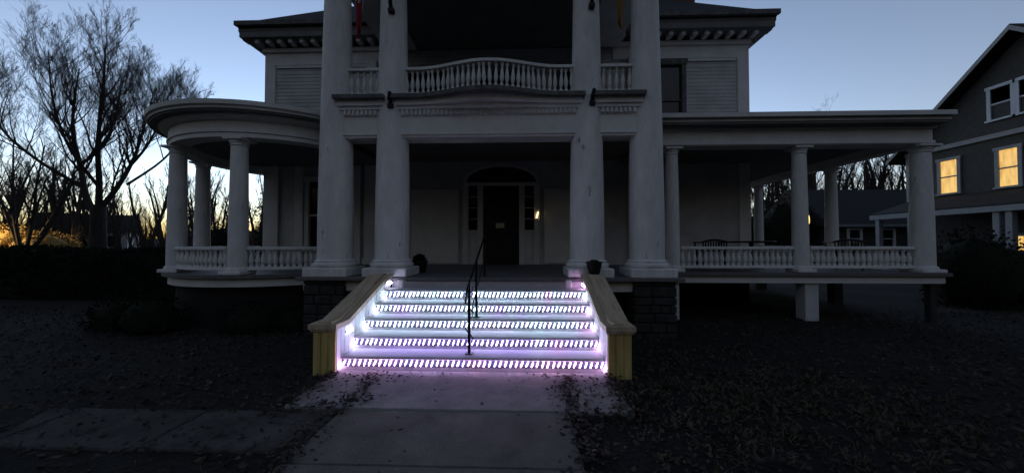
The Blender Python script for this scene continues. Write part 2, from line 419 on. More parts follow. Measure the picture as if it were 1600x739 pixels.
# balcony: beam, dentils, mouldings, ledge, floor, bowed rail
def bow(x, d=.27): return d * (.5 + .5 * math.cos(math.pi * min(1, abs(x) / 1.25)))
def strip(name, m, x0, x1, yf, yb, z0, z1, parent, bowed=True, n=32, d=.27):
    xs_ = [x0 + (x1 - x0) * i / n for i in range(n + 1)]
    poly = [(x, yf - (bow(x, d) if bowed else 0)) for x in xs_] + [(x1, yb), (x0, yb)]
    return B().prism(poly, z0, z1).build(name, m, parent)
bm_ = bx('balcony_beam', M['white'], house, -2.73, 2.73, 5.99, 6.36, 3.33, 3.70)
bx('beam_fillet', M['white'], bm_, -2.73, 2.73, 5.965, 6.3, 3.37, 3.40)
dn = B()
for s0, s1 in ((-2.5, -1.93), (-1.48, 1.48), (1.93, 2.5)):
    x = s0
    while x < s1: dn.box(x, x + .04, 5.93, 6.0, 3.715, 3.79); x += .075
tag(dn.build('dentil_band', M['white'], bm_), kind='stuff')
bx('dentil_backing', M['white'], bm_, -2.73, 2.73, 5.975, 6.3, 3.701, 3.80)
for s0, s1, bw in ((-2.60, -1.80, False), (-1.60, 1.60, True), (1.80, 2.60, False)):
    strip('bed_moulding', M['white'], s0, s1, 5.93, 6.35, 3.801, 3.86, bm_, bw, d=.12)
    strip('bed_moulding', M['white'], s0, s1, 5.89, 6.35, 3.861, 3.955, bm_, bw, d=.2)
    strip('ledge', M['ledge'], s0 - .04, s1 + .04, 5.80, 6.35, 3.956, 4.02, bm_, bw)
bx('balcony_floor', M['floor'], house, -3.1, 3.1, 6.36, WY - .03, 3.90, 4.03)
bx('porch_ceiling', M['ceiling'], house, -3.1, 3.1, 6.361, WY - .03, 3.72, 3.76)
bal_prof = [(.028, 0), (.028, .04), (.016, .055), (.032, .11), (.038, .16), (.03, .23), (.018, .31), (.017, .35), (.028, .37), (.028, .42)]
def bal_mesh(h, s=1.): return B().lathe([(r * s, z / .42 * h) for r, z in bal_prof], 10).mesh('baluster', M['white'], True)
def balustrade(path, z0, z1, spacing, parent=house, hand=.06, bs=1.0):
    """path: list of xy; rails follow the path, balusters stand every `spacing`"""
    P = [Vector((x, y, 0)) for x, y in path]
    def sweep(name, hw, za, zb, par):
        b = B()
        for i, p_ in enumerate(P):
            d = (P[min(i + 1, len(P) - 1)] - P[max(i - 1, 0)]).normalized(); nn = Vector((-d.y, d.x, 0))
            ch_ = .25 * hw
            for o_, z in ((-hw, za), (hw, za), (hw, zb - ch_), (hw - ch_, zb), (-hw + ch_, zb), (-hw, zb - ch_)): q = p_ + nn * o_; b.v.append((q.x, q.y, z))
        for i in range(len(P) - 1):
            for j in range(6): b.face((i * 6 + j, i * 6 + (j + 1) % 6, (i + 1) * 6 + (j + 1) % 6, (i + 1) * 6 + j))
        b.face(tuple(range(6))[::-1]); b.face(tuple((len(P) - 1) * 6 + j for j in range(6)))
        return b.build(name, M['white'], par)
    o = sweep('balustrade', hand, z1 - .055, z1, parent)
    sweep('bottom_rail', hand * .8, z0, z0 + .05, o)
    me = bal_mesh(z1 - .055 - z0 - .05, bs)
    S = 0; L = sum((P[i + 1] - P[i]).length for i in range(len(P) - 1)); n = max(1, round(L / spacing)); st = L / n; nxt = st / 2
    for i in range(len(P) - 1):
        l = (P[i + 1] - P[i]).length
        while nxt <= S + l + 1e-6:
            q = P[i].lerp(P[i + 1], (nxt - S) / l); put('baluster', me, o, (q.x + rng.uniform(-.004, .004), q.y, z0 + .05), (rng.uniform(-.03, .03), rng.uniform(-.05, .05), 0)); nxt += st
        S += l
    return o
balustrade([(x, 6.12 - bow(x)) for x in [-1.5 + 3.0 * i / 36 for i in range(37)]], 4.10, 4.60, .095)
for sx in (-1, 1):
    balustrade([(sx * 2.5, 6.12), (sx * 1.93, 6.12)], 4.10, 4.60, .11)
    balustrade([(sx * 2.92, 6.4), (sx * 2.92, WY - .15)], 4.10, 4.60, .11)

# side porch: straight front to the right of the portico, wrapping the house corner
PFY, PX1 = 7.0, 8.78
fl = B(); fl.prism([(3.202, PFY), (PX1, PFY), (PX1, 15), (WX + .05, 15), (WX + .05, WY - .03), (3.202, WY - .03)], F - .07, F - .006)
fl.build('porch_floor', M['floor'], house)
bx('porch_skirt', M['white'], house, 3.21, PX1 - .06, PFY + .07, PFY + .11, F - .21, F - .072)
bx('porch_skirt', M['white'], house, PX1 - .10, PX1 - .06, PFY + .112, 15, F - .21, F - .072)
for X, wd in ((3.62, .08), (6.26, .13), (8.55, .06)): bx('porch_pier', M['stone' if X > 8 else 'siding'], house, X - wd, X + wd, PFY + .12, PFY + .12 + 2 * wd, -.2, F - .212, b=.01)
for Y in (9.3, 12.1, 14.6): bx('porch_pier', M['stone'], house, 8.45, 8.66, Y - .12, Y + .12, -.2, F - .212, b=.01)
pc_prof = [(.165, F + .06), (.17, F + .085), (.16, F + .11), (.142, F + .12), (.142, 1.4), (.138, 2.0), (.122, 3.2), (.118, 3.28), (.135, 3.3), (.12, 3.32), (.15, 3.37), (.15, 3.385)]
pc_me = B().lathe(pc_prof, 22).mesh('porch_column', M['column'], True)
pp_me = B().bbox(-.18, .18, -.18, .18, F - .005, F + .06, b=.01).mesh('plinth', M['column'])
pa_me = B().bbox(-.17, .17, -.17, .17, 3.385, 3.43, b=.008).mesh('abacus', M['column'])
def porch_column(x, y, s=1.):
    c = put('porch_column', pc_me, house, (x, y, 0)); c.scale = (s, s, 1); put('plinth', pp_me, c); put('abacus', pa_me, c)
PCY = 7.25
for X in (3.62, 6.15): porch_column(X, PCY)
porch_column(8.5, PCY, 1.25)
for Y in (9.3, 12.1, 14.6): porch_column(8.5, Y)
for (xa, xb) in ((3.78, 5.99), (6.31, 8.3)): balustrade([(xa, PCY), (xb, PCY)], F + .07, F + .50, .108, bs=1.2)
for (ya, yb) in ((7.45, 9.14), (9.46, 11.94), (12.26, 14.4)): balustrade([(8.5, ya), (8.5, yb)], F + .07, F + .50, .108, bs=1.2)
bx('porch_frieze', M['white'], house, 3.16, 8.58, PCY - .15, PCY + .15, 3.431, 3.74)
bx('porch_frieze', M['white'], house, 8.34, 8.58, PCY + .152, 15, 3.432, 3.738)
bx('frieze_fillet', M['white'], house, 3.16, 8.6, PCY - .18, PCY - .152, 3.45, 3.50)
bx('porch_bed_moulding', M['white'], house, 3.16, 8.6, PCY - .21, PCY + .1, 3.741, 3.79)
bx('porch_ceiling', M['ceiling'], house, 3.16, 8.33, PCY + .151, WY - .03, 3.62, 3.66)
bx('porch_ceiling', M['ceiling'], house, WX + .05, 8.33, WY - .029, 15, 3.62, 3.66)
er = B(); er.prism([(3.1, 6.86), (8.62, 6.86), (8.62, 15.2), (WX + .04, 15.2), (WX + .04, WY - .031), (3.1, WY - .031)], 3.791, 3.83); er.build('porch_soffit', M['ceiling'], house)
rr = B(); Z0, Z1, Z2 = 3.831, 4.0, 4.32
rr.v += [(3.1, 6.84, Z0), (8.65, 6.84, Z0), (8.65, 15.2, Z0), (3.1, 6.84, Z1), (8.65, 6.84, Z1), (8.65, 15.2, Z1), (3.1, WY - .032, Z2), (WX + .042, WY - .032, Z2), (WX + .042, 15.2, Z2), (3.1, WY - .032, Z0), (WX + .042, WY - .032, Z0), (WX + .042, 15.2, Z0)]
for q in ((0, 1, 4, 3), (1, 2, 5, 4), (3, 4, 7, 6), (4, 5, 8, 7), (0, 3, 6, 9), (2, 11, 8, 5), (9, 10, 1, 0), (10, 11, 2, 1)): rr.face(q)
rr.build('porch_roof', M['siding'], house)
bx('roof_gutter', M['white'], house, 3.1, 8.67, 6.77, 6.838, 3.90, 3.985)

# round pavilion porch to the left of the portico
PX, PY, PR = -4.95, 8.42, 2.12
def arc(r, a0, a1, n): return [(PX + r * math.cos(R(a0 + (a1 - a0) * i / n)), PY + r * math.sin(R(a0 + (a1 - a0) * i / n))) for i in range(n + 1)]
def sector(name, m, r, z0, z1, a0=None):
    s_ = math.degrees(math.asin(min(1, (WY + .3 - PY) / r))); e = -math.degrees(math.acos(min(1, (-3.205 - PX) / r)))
    poly = arc(r, 180 - s_, 360 + e, 48) + [(-3.205, WY - .035)]
    return B().prism(poly, z0, z1).build(name, m, house)
sector('pavilion_floor', M['floor'], 2.33, F - .07, F - .006)
ring = lambda name, m, prof, a0=138, a1=324, n=52: B().ring(PX, PY, prof, a0, a1, n).build(name, m, house, smooth=True)
ring('pavilion_skirt', M['white'], [(2.20, F - .23), (2.24, F - .23), (2.24, F - .072), (2.20, F - .072)])
ring('pavilion_frieze', M['white'], [(1.98, 3.431), (2.27, 3.431), (2.27, 3.51), (2.30, 3.52), (2.30, 3.55), (2.27, 3.56), (2.27, 3.74), (1.98, 3.74)])
ring('pavilion_bed_moulding', M['white'], [(2.1, 3.741), (2.34, 3.741), (2.42, 3.80), (2.42, 3.82), (2.1, 3.82)])
sector('pavilion_ceiling', M['ceiling'], 2.02, 3.62, 3.66)
sector('pavilion_soffit', M['ceiling'], 2.54, 3.821, 3.85)
pr_ = sector('pavilion_roof', M['siding'], 2.57, 3.851, 3.99)
ring('pavilion_gutter', M['white'], [(2.571, 3.89), (2.61, 3.91), (2.62, 3.985), (2.571, 3.985)])
k = B(); P_ = arc(2.55, 146, 318, 40); k.v = [(x, y, 3.991) for x, y in P_] + [(PX + 1.2, WY - .04, 4.3), (PX - 1.58, WY + .4, 4.3)]
n = len(P_); h_ = n // 2
for i in range(n - 1): k.face((i, i + 1, n + (0 if i >= h_ else 1)))
k.face((h_, n, n + 1)); k.build('pavilion_roof_deck', M['shingle'], house)
angs = []
for a in (278, 230, 188):
    angs.append(a); porch_column(PX + PR * math.cos(R(a)), PY + PR * math.sin(R(a)), 1.12)
a_ = 322; porch_column(PX + PR * math.cos(R(a_)), PY + PR * math.sin(R(a_)), 1.12); angs = [a_] + angs
angs.append(143)
gap = 4.7
for i in range(4): balustrade(arc(PR, angs[i + 1] + gap, angs[i] - gap, 16), F + .07, F + .50, .098, bs=1.15)
ring('pavilion_foundation', M['mortar'], [(2.04, -.2), (2.12, -.2), (2.12, F - .075), (2.04, F - .075)])

# front door with sidelights, fanlight
W_ = M['white']
sur = bx('entrance_surround', W_, house, -1.0, 1.0, WY - .09, WY + .05, 3.06, 3.15, b=.01)
for X in (-.96, -.56, .56, .96): bx('door_pilaster', W_, sur, X - .075, X + .075, WY - .1, WY + .05, F + .001, 3.059, b=.01)
for sx in (-1, 1):
    bx('sidelight_pane', M['glass'], sur, *sorted((sx * .635, sx * .885)), WY + .0, WY + .02, 1.86, 3.059)
    bx('sidelight_panel', W_, sur, *sorted((sx * .635, sx * .885)), WY - .04, WY + .02, F + .002, 1.80)
    bx('panel_field', W_, sur, *sorted((sx * .68, sx * .84)), WY - .06, WY - .041, F + .15, 1.68, b=.008)
    bx('sidelight_sill', W_, sur, *sorted((sx * .634, sx * .886)), WY - .07, WY + .02, 1.801, 1.86)
    for z in (2.16, 2.46, 2.76): bx('muntin', W_, sur, *sorted((sx * .635, sx * .885)), WY - .015, WY - .001, z - .01, z + .01)
door = bx('front_door', M['darkwood'], house, -.484, .484, WY + .0, WY + .045, F + .02, 3.059)
for z0, z1 in ((1.1, 1.75), (1.9, 2.9)):
    for sx in (-1, 1): bx('door_panel', M['darkwood'], door, *sorted((sx * .06, sx * .40)), WY - .018, WY - .001, z0, z1, b=.012)
k = B(); k.lathe([(.012, 0), (.012, .03), (.03, .04), (.033, .06), (.02, .075)], 12)
k.build('door_knob', M['iron'], door, (.42, WY, 1.95), (R(90), 0, 0), True)
fw, fh, fz0 = .94, .42, 3.151
el = lambda s_, n=28: [(fw * s_ * math.cos(math.pi * i / n), fz0 + fh * s_ * math.sin(math.pi * i / n)) for i in range(n + 1)]
k = B(); q = el(1.0); k.v = [(x, WY - .03, z) for x, z in q] + [(x, WY - .012, z) for x, z in q]; n = len(q)
k.face(tuple(range(n))); k.face(tuple(range(n, 2 * n))[::-1])
for i in range(n): j = (i + 1) % n; k.face((i, n + i, n + j, j))
fan = k.build('fanlight', M['glass'], house)
k = B(); o_, i_ = el(1.12), el(1.0); n = len(o_)
for y in (WY - .08, WY - .028): k.v += [(x, y, z) for x, z in o_] + [(x, y, z) for x, z in i_]
for i in range(n - 1):
    k.face((i, i + 1, n + i + 1, n + i)); k.face((2 * n + i, 3 * n + i, 3 * n + i + 1, 2 * n + i + 1)); k.face((i, 2 * n + i, 2 * n + i + 1, i + 1)); k.face((n + i, n + i + 1, 3 * n + i + 1, 3 * n + i))
k.build('arch_frame', W_, fan)
for a in (30, 60, 90, 120, 150):
    k = B(); c_, s_ = math.cos(R(a)), math.sin(R(a)); k.tube([Vector((.2 * c_, WY - .04, fz0 + .1 * s_)), Vector((fw * c_, WY - .04, fz0 + fh * s_))], [.011, .011], 4); k.build('muntin', M['ledge'], fan)
# things fixed to the entrance
k = B(); k.v = [(-.115, 0, -.07), (.115, 0, -.07), (.115, 0, .07), (-.115, 0, .07), (-.115, .003, -.07), (.115, .003, -.07), (.115, .003, .07), (-.115, .003, .07)]
for q in ((0, 1, 2, 3), (7, 6, 5, 4), (0, 4, 5, 1), (2, 6, 7, 3), (1, 5, 6, 2), (3, 7, 4, 0)): k.face(q)
tag(k.build('paper_notice', M['paper'], None, (-.03, WY - .025, 1.985), (0, R(-3), 0)), 'small pale paper notice taped to the dark front door', 'notice')
lamp = thing('wall_lamp', 'small lit amber lamp beside the front door sidelight', 'lamp', (.97, WY - .12, 2.25))
k = B(); k.tube([Vector((-.025, 0, -.08)), Vector((0, 0, 0)), Vector((.025, 0, .09))], [.016, .02, .015], 8); k.build('bulb', emit('warm_bulb', (1, .72, .32), .06), lamp, smooth=True)
k = B(); k.bbox(-.05, .05, .02, .045, -.14, .14, b=.008); k.build('back_plate', M['ledge'], lamp)
k = B(); k.box(-.04, .0, -.01, .02, -.12, -.085); k.build('bulb_holder', M['iron'], lamp)

# ------------------------------------------------------------------ staircase
st = thing('entrance_staircase', 'broad front steps with pale treads between two yellow pine cheek walls', 'staircase')
SH, SR, SW = .156, .32, 1.56
for k in range(1, 7):
    Y = 4.16 + SR * (k - 1); Z = SH * k
    bx('riser', M['riser'], st, -SW, SW, Y, Y + .03, Z - SH + (.001 if k > 1 else -.03), Z - .035)
    if k < 6: bx('tread', M['tread'], st, -SW, SW, Y - .022, Y + SR + .002, Z - .034, Z, b=.008)
cap_y0, cap_y1, cap_y2 = 3.98, 4.30, 5.56
cz0, cz1 = .565, .99
for sx in (-1, 1):
    xi, xo = sx * (SW + .001), sx * (SW + .27)
    a0, a1 = sorted((xi + sx * .022, xo - sx * .022))
    ck = B(); ck.prism_x([(4.05, -.05), (5.70, -.05), (5.70, cz1 - .06), (cap_y2, cz1 - .06), (cap_y1, cz0 - .06), (4.05, cz0 - .06)], a0, a1)
    ck = ck.build('cheek_wall', M['pine'], st)
    # vertical boards: front face, inner face, outer face
    nb = 3; wdt = (abs(xo - xi)) / nb
    for i in range(nb):
        X0 = min(xi, xo) + i * wdt; bx('board', M['pine'], ck, X0 + .002, X0 + wdt - .002, 4.022, 4.049, -.04, cz0 - .061, b=.006)
    y = 4.05
    while y < 5.66:
        ye = min(y + .092, 5.69)
        zt = lambda Y: (cz0 if Y < cap_y1 else cz1 if Y > cap_y2 else cz0 + (cz1 - cz0) * (Y - cap_y1) / (cap_y2 - cap_y1)) - .062
        for xa, xb, m_ in ((xi, xi + sx * .0215, M['white']), (xo - sx * .0215, xo, M['pine'])):
            B().prism_x([(y + .003, -.04), (ye - .003, -.04), (ye - .003, zt(ye)), (y + .003, zt(y))], *sorted((xa, xb))).build('board', m_, ck)
        y += .092
    c0, c1 = sorted((xi - sx * .03, xo + sx * .035))
    cp = B(); cp.prism_x([(cap_y0, cz0 - .058), (cap_y1 - .012, cz0 - .058), (cap_y2, cz1 - .058), (5.72, cz1 - .058), (5.72, cz1), (cap_y2 - .012, cz1), (cap_y1 - .02, cz0), (cap_y0, cz0)], c0, c1)
    cp = cp.build('cap', M['cap'], st)
    e0, e1 = sorted((xi + sx * .06, xo - sx * .05))
    B().prism_x([(cap_y0 + .06, cz0 + .001), (cap_y1 - .025, cz0 + .001), (cap_y2 - .02, cz1 + .001), (5.68, cz1 + .001), (5.68, cz1 + .02), (cap_y2 - .03, cz1 + .02), (cap_y1 - .04, cz0 + .018), (cap_y0 + .06, cz0 + .018)], e0, e1).build('cap_board', M['cap'], cp)
    bx('cap_moulding', M['cap'], cp, c0 + .012, c1 - .012, cap_y0 + .02, cap_y0 + .07, cz0 - .09, cz0 - .0585, b=.006)

# ------------------------------------------------------------------ LED strips
led_k = B(); tl = R(20)
def led_mesh(i, L=.07, Wd=.0062):  # long slanted bar: camera-shake streak of the LED light built into its shape
    b = B(); d = Vector((math.sin(tl), 0, math.cos(tl)))
    b.tube([d * -L * .5, d * (-L * .5 + .008), d * (L * .5 - .008), d * L * .5], [Wd * .5, Wd, Wd, Wd * .5], 6)
    return b.mesh('led', LEDM[i], True)
LM = [led_mesh(i) for i in range(5)]
row_pal = [(2, 3, 3, 3, 2, 3), (2, 2, 2, 0, 2), (1, 1, 4, 0, 1), (2, 0, 4, 1, 1), (4, 1, 0, 4, 1)]
row_lab = ['glowing pink-lavender LED strip along the lowest stair riser', 'glowing white LED strip along the second riser from the ground',
           'glowing white and lavender LED strip along the middle lit riser', 'glowing cool white LED strip along the second lit riser from the top', 'glowing white LED strip along the topmost lit riser']
lr = random.Random(3)
for k in range(1, 6):
    Y = 4.16 + SR * (k - 1); Z = SH * k
    s_ = thing('led_strip', row_lab[k - 1], 'LED strip', (0, Y - .004, Z - .072), 'LED strips on the stair risers')
    bx('channel', M['channel'], s_, -SW + .01, SW - .01, -.004, .003, -.043, .034)  # added dark backing, keeps the riser dark in the gaps between LEDs
    n = 50; prev = 0
    for i in range(n):
        x = -SW + .04 + (2 * SW - .08) * i / (n - 1)
        c = lr.choice(row_pal[k - 1])
        if x > .9 and lr.random() < .3: c = 3
        put('led', LM[c], s_, (x + lr.uniform(-.003, .003), -.016, lr.uniform(-.003, .003)), (0, R(lr.uniform(-3, 3)), 0)).scale = (lr.uniform(.85, 1.12), 1, lr.uniform(.88, 1.05))
    for sx in (-1, 1):                       # the strip runs down the wall at both ends
        m_ = LM[3 if (k == 1 or sx > 0) else 0]
        for j in range(2): put('led', m_, s_, (sx * (SW - .014), -.022 - .014 * j, -.03 - j * .012)).scale = (.55, .55, .8)
cuff = [('short white LED run at the top inside the left cheek wall', -1, 5.50, .86, 7), ('short white LED run low inside the left cheek wall', -1, 4.27, .42, 5), ('bright pink-white LED run at the top inside the right cheek wall', 1, 5.46, .84, 8)]
for lab, sx, Y, Z, n in cuff:
    s_ = thing('led_strip', lab, 'LED strip', (sx * (SW - .004), Y, Z), 'short LED runs on the cheek walls')
    B().box(-.003, .003, -.02, .03 * n, -.012, .012).build('tape', M['tape'], s_)
    for i in range(n): put('led', LM[3 if sx > 0 else 0], s_, (-sx * .014, i * .03, 0), (0, 0, R(90) * sx)).scale = (.6, .6, .6)

# ------------------------------------------------------------------ handrail
hr = thing('iron_handrail', 'black iron handrail running up the middle of the lit steps', 'handrail', (-.05, 0, 0))
def post(y, z0, z1):
    k = B(); k.box(-.016, .016, y - .016, y + .016, z0, z1); k.bbox(-.045, .045, y - .045, y + .045, z0, z0 + .012, b=.003); k.build('post', M['iron'], hr)
post(4.29, SH, 1.0); post(4.93, SH * 3, 1.25); post(5.95, F, 1.62)
k = B(); k.tube([Vector((0, 4.02, .80)), Vector((0, 4.06, .90)), Vector((0, 4.16, .965)), Vector((0, 4.3, 1.01)), Vector((0, 5.9, 1.62)), Vector((0, 6.06, 1.635)), Vector((0, 6.1, 1.60))], [.011, .013, .015, .015, .015, .015, .012], 8); k.build('top_rail', M['iron'], hr, smooth=True)
k = B(); k.tube([Vector((0, 4.29, .58)), Vector((0, 5.95, 1.24))], [.008, .008], 6); k.build('lower_rail', M['iron'], hr)
k = B()
pts = [Vector((.05 * math.sin(i * .9), 4.29 + .02 * math.cos(i * .9), .25 + i * .045)) for i in range(17)]
k.tube(pts, [.008] * 17, 5); k.build('scroll', M['iron'], hr, smooth=True)

# ------------------------------------------------------------------ pots, boxes, flags, porch furniture
pt = thing('planter_pot', 'squat black pot at the top of the right cheek wall cap', 'pot', (1.73, 5.64, cz1 + .02))
B().lathe([(.075, 0), (.085, .01), (.115, .12), (.12, .17), (.13, .175), (.13, .2), (.11, .2), (.105, .17)], 20).build('pot', M['black'], pt, smooth=True)
B().lathe([(.1, .165), (.09, .2), (.05, .225), (.012, .23)], 16).build('soil_mound', M['soil'], pt, smooth=True)
pt = thing('planter_pot', 'dark potted shrub behind the inner portico column left of the door', 'pot', (-1.40, 6.75, F))
B().lathe([(.1, 0), (.11, .01), (.15, .2), (.16, .2), (.16, .23), (.14, .23), (.135, .2)], 20).build('pot', M['black'], pt, smooth=True)
k = B(); r = random.Random(5)
for i in range(420):
    d = Vector((r.gauss(0, 1), r.gauss(0, 1), r.gauss(.3, .8))).normalized(); q = Vector((0, 0, .22)) + d * .11 * r.random() ** .4
    k.leaf(q, (d + Vector((r.gauss(0, .5), r.gauss(0, .5), .2))).normalized(), Vector((r.gauss(0, 1), r.gauss(0, 1), 1)), .06, .014)
k.build('foliage', M['leafdark'], pt)
for lab, x in (('small white power box at the left end of the top step', -1.37), ('small pale box at the right end of the top step', 1.33)):
    bo = thing('power_box', lab, 'box', (x, 5.66, SH * 5), 'small boxes on the top step')
    B().bbox(-.05, .05, -.035, .035, .001, .13, b=.008).build('case', M['tape'], bo); B().bbox(-.035, .035, -.04, -.0355, .03, .11, b=.002).build('cover', M['white'], bo)

def flag(name, lab, base, tip, drop, mats, split, seed):
    f_ = thing(name, lab, 'flag', base)
    bv, tv = Vector((0, 0, 0)), Vector(tip) - Vector(base)
    k = B(); k.tube([bv, tv], [.014, .011], 8); k.build('pole', M['white'], f_)
    r = random.Random(seed); nu, nv = 22, 26; k = B()
    for j in range(nv + 1):
        v = j / nv
        for i in range(nu + 1):
            u = i / nu
            att = bv.lerp(tv, .97 - .5 * u * (1 - .55 * v))
            gather = Vector((tv.x * .78, tv.y * .78, 0))
            g = min(1, v * 2.2) ** .7
            hx_ = att.x * (1 - g) + (gather.x + .075 * math.sin(u * 15 + v * 2 + seed) * (1 - .6 * v)) * g
            hy_ = att.y * (1 - g) + (gather.y + .065 * math.cos(u * 15 + v * 3) * (1 - .6 * v) + .05 * (u - .5)) * g
            z = att.z - drop * v * (1 - .22 * u + .06 * math.sin(u * 9))
            k.v.append((hx_, hy_, z))
    for j in range(nv):
        for i in range(nu):
            a = j * (nu + 1) + i; k.face((a, a + 1, a + nu + 2, a + nu + 1), 0 if j / nv + .05 * math.sin(i) < split else 1)
    k.build('cloth', mats, f_, smooth=True)
flag('hanging_flag', 'limp white and red flag hanging between the left pair of tall columns', (-1.66, 5.80, 5.68), (-2.10, 5.35, 6.45), 1.62, [M['flag_white'], M['flag_red']], .68, 1)
flag('hanging_flag', 'limp maroon and gold flag hanging between the right pair of tall columns', (1.78, 5.80, 5.68), (2.2, 5.35, 6.45), 1.55, [M['flag_maroon'], M['flag_gold']], .55, 4)

def chair(loc, rz, lab):
    c = thing('porch_chair', lab, 'chair', loc, 'dark chairs on the side porch'); c.rotation_euler = (0, 0, rz)
    bx('seat', M['black'], c, -.25, .25, -.24, .24, .38, .43, b=.015)
    k = B(); n = 10
    for i in range(n):
        a = -.25 + .5 * i / (n - 1); k.box(a - .012, a + .012, .22, .245, .43, .62 + .04 * math.cos(a * 6))
    k.build('backrest', M['black'], c)
    k = B(); k.tube([Vector((-.27 + .54 * i / 8, .235, .60 + .05 * math.sin(math.pi * i / 8))) for i in range(9)], [.022] * 9, 8); k.build('top_rail', M['black'], c, smooth=True)
    for sx in (-1, 1):
        for sy in (-1, 1): bx('leg', M['black'], c, sx * .22 - .02, sx * .22 + .02, sy * .2 - .02, sy * .2 + .02, 0, .38)
        bx('armrest', M['black'], c, sx * .27 - .03, sx * .27 + .03, -.24, .24, .58, .61, b=.008); bx('arm_post', M['black'], c, sx * .27 - .015, sx * .27 + .015, -.2, -.17, .38, .58)
chair((4.95, 8.35, F - .006), R(175), 'dark low porch chair nearest the portico on the side porch')
chair((7.75, 8.1, F - .006), R(160), 'dark low porch chair near the far corner column of the side porch')
tb = thing('porch_table', 'dark round table behind the side porch railing', 'table', (5.85, 8.3, F - .006))
B().lathe([(.46, .585), (.48, .6), (.48, .615), (.46, .625)], 28).build('table_top', M['black'], tb, smooth=True)
B().lathe([(.05, .04), (.035, .1), (.03, .4), (.05, .584)], 12).build('pedestal', M['black'], tb, smooth=True)
B().lathe([(.24, 0), (.24, .02), (.06, .05)], 16).build('foot', M['black'], tb, smooth=True)

# ------------------------------------------------------------------ vegetation
TW = [.0025, .0035]      # thinnest twig radii
def branch(bb, bs, p, d, L, r, lvl, rg, lift, spread, kids):
    """one limb with children; lvl 0 = finest. big tubes go into bb, twigs into bs"""
    n = 5 if lvl > 1 else 3 if lvl else 2
    pts = [p.copy()]; rad = [r]; q = p.copy(); dd = d.copy()
    for i in range(n):
        wob = .12 if lvl else .2
        dd = (dd + Vector((rg.gauss(0, wob), rg.gauss(0, wob), rg.gauss(0, wob) + lift * .12))).normalized()
        q = q + dd * (L / n); pts.append(q.copy()); rad.append(max(TW[1] if lvl else TW[0], r * (1 - .8 * (i + 1) / n)))
    (bb if lvl >= 2 else bs).tube(pts, rad, 6 if lvl > 2 else 5 if lvl == 2 else 3)
    if lvl == 0: return
    for i in range(kids[lvl]):
        t = .22 + .78 * (i + rg.random()) / kids[lvl]; j = min(n - 1, int(t * n)); fr = t * n - j
        b0 = pts[j].lerp(pts[j + 1], fr); tan = (pts[j + 1] - pts[j]).normalized()
        o = Vector((rg.gauss(0, 1), rg.gauss(0, 1), rg.gauss(0, .6))); o = (o - tan * o.dot(tan)).normalized()
        cd = (tan + o * spread * rg.uniform(.7, 1.3) + Vector((0, 0, lift * .35))).normalized()
        branch(bb, bs, b0, cd, L * rg.uniform(.36, .6) * (1.15 - .4 * t), rad[j] * .48, lvl - 1, rg, lift, spread, kids)
def limb(bb, bs, P, r0, r1, rg, lift, spread, kids, n_kids, start=.3, L=2.6, lvl=3):
    P = [Vector(p) for p in P]; pts = []; m = len(P)
    for i in range(m - 1):
        p0, p1, p2, p3 = P[max(i - 1, 0)], P[i], P[i + 1], P[min(i + 2, m - 1)]
        for j in range(4):
            t = j / 4; pts.append(.5 * ((2 * p1) + (p2 - p0) * t + (2 * p0 - 5 * p1 + 4 * p2 - p3) * t * t + (3 * p1 - p0 - 3 * p2 + p3) * t ** 3))
    pts.append(P[-1]); n = len(pts)
    rad = [r0 + (r1 - r0) * i / (n - 1) for i in range(n)]
    bb.tube(pts, rad, 8)
    for i in range(n_kids):
        t = start + (1 - start) * (i + rg.random()) / n_kids; j = min(n - 2, int(t * (n - 1)))
        tan = (pts[j + 1] - pts[j]).normalized(); o = Vector((rg.gauss(0, 1), rg.gauss(0, 1), rg.gauss(0, .4))); o = (o - tan * o.dot(tan)).normalized()
        branch(bb, bs, pts[j], (tan * .8 + o * spread + Vector((0, 0, lift * .4))).normalized(), L * rg.uniform(.7, 1.15) * (1.2 - .55 * t), rad[j] * .42 + .005, lvl - 1, rg, lift, spread, kids)

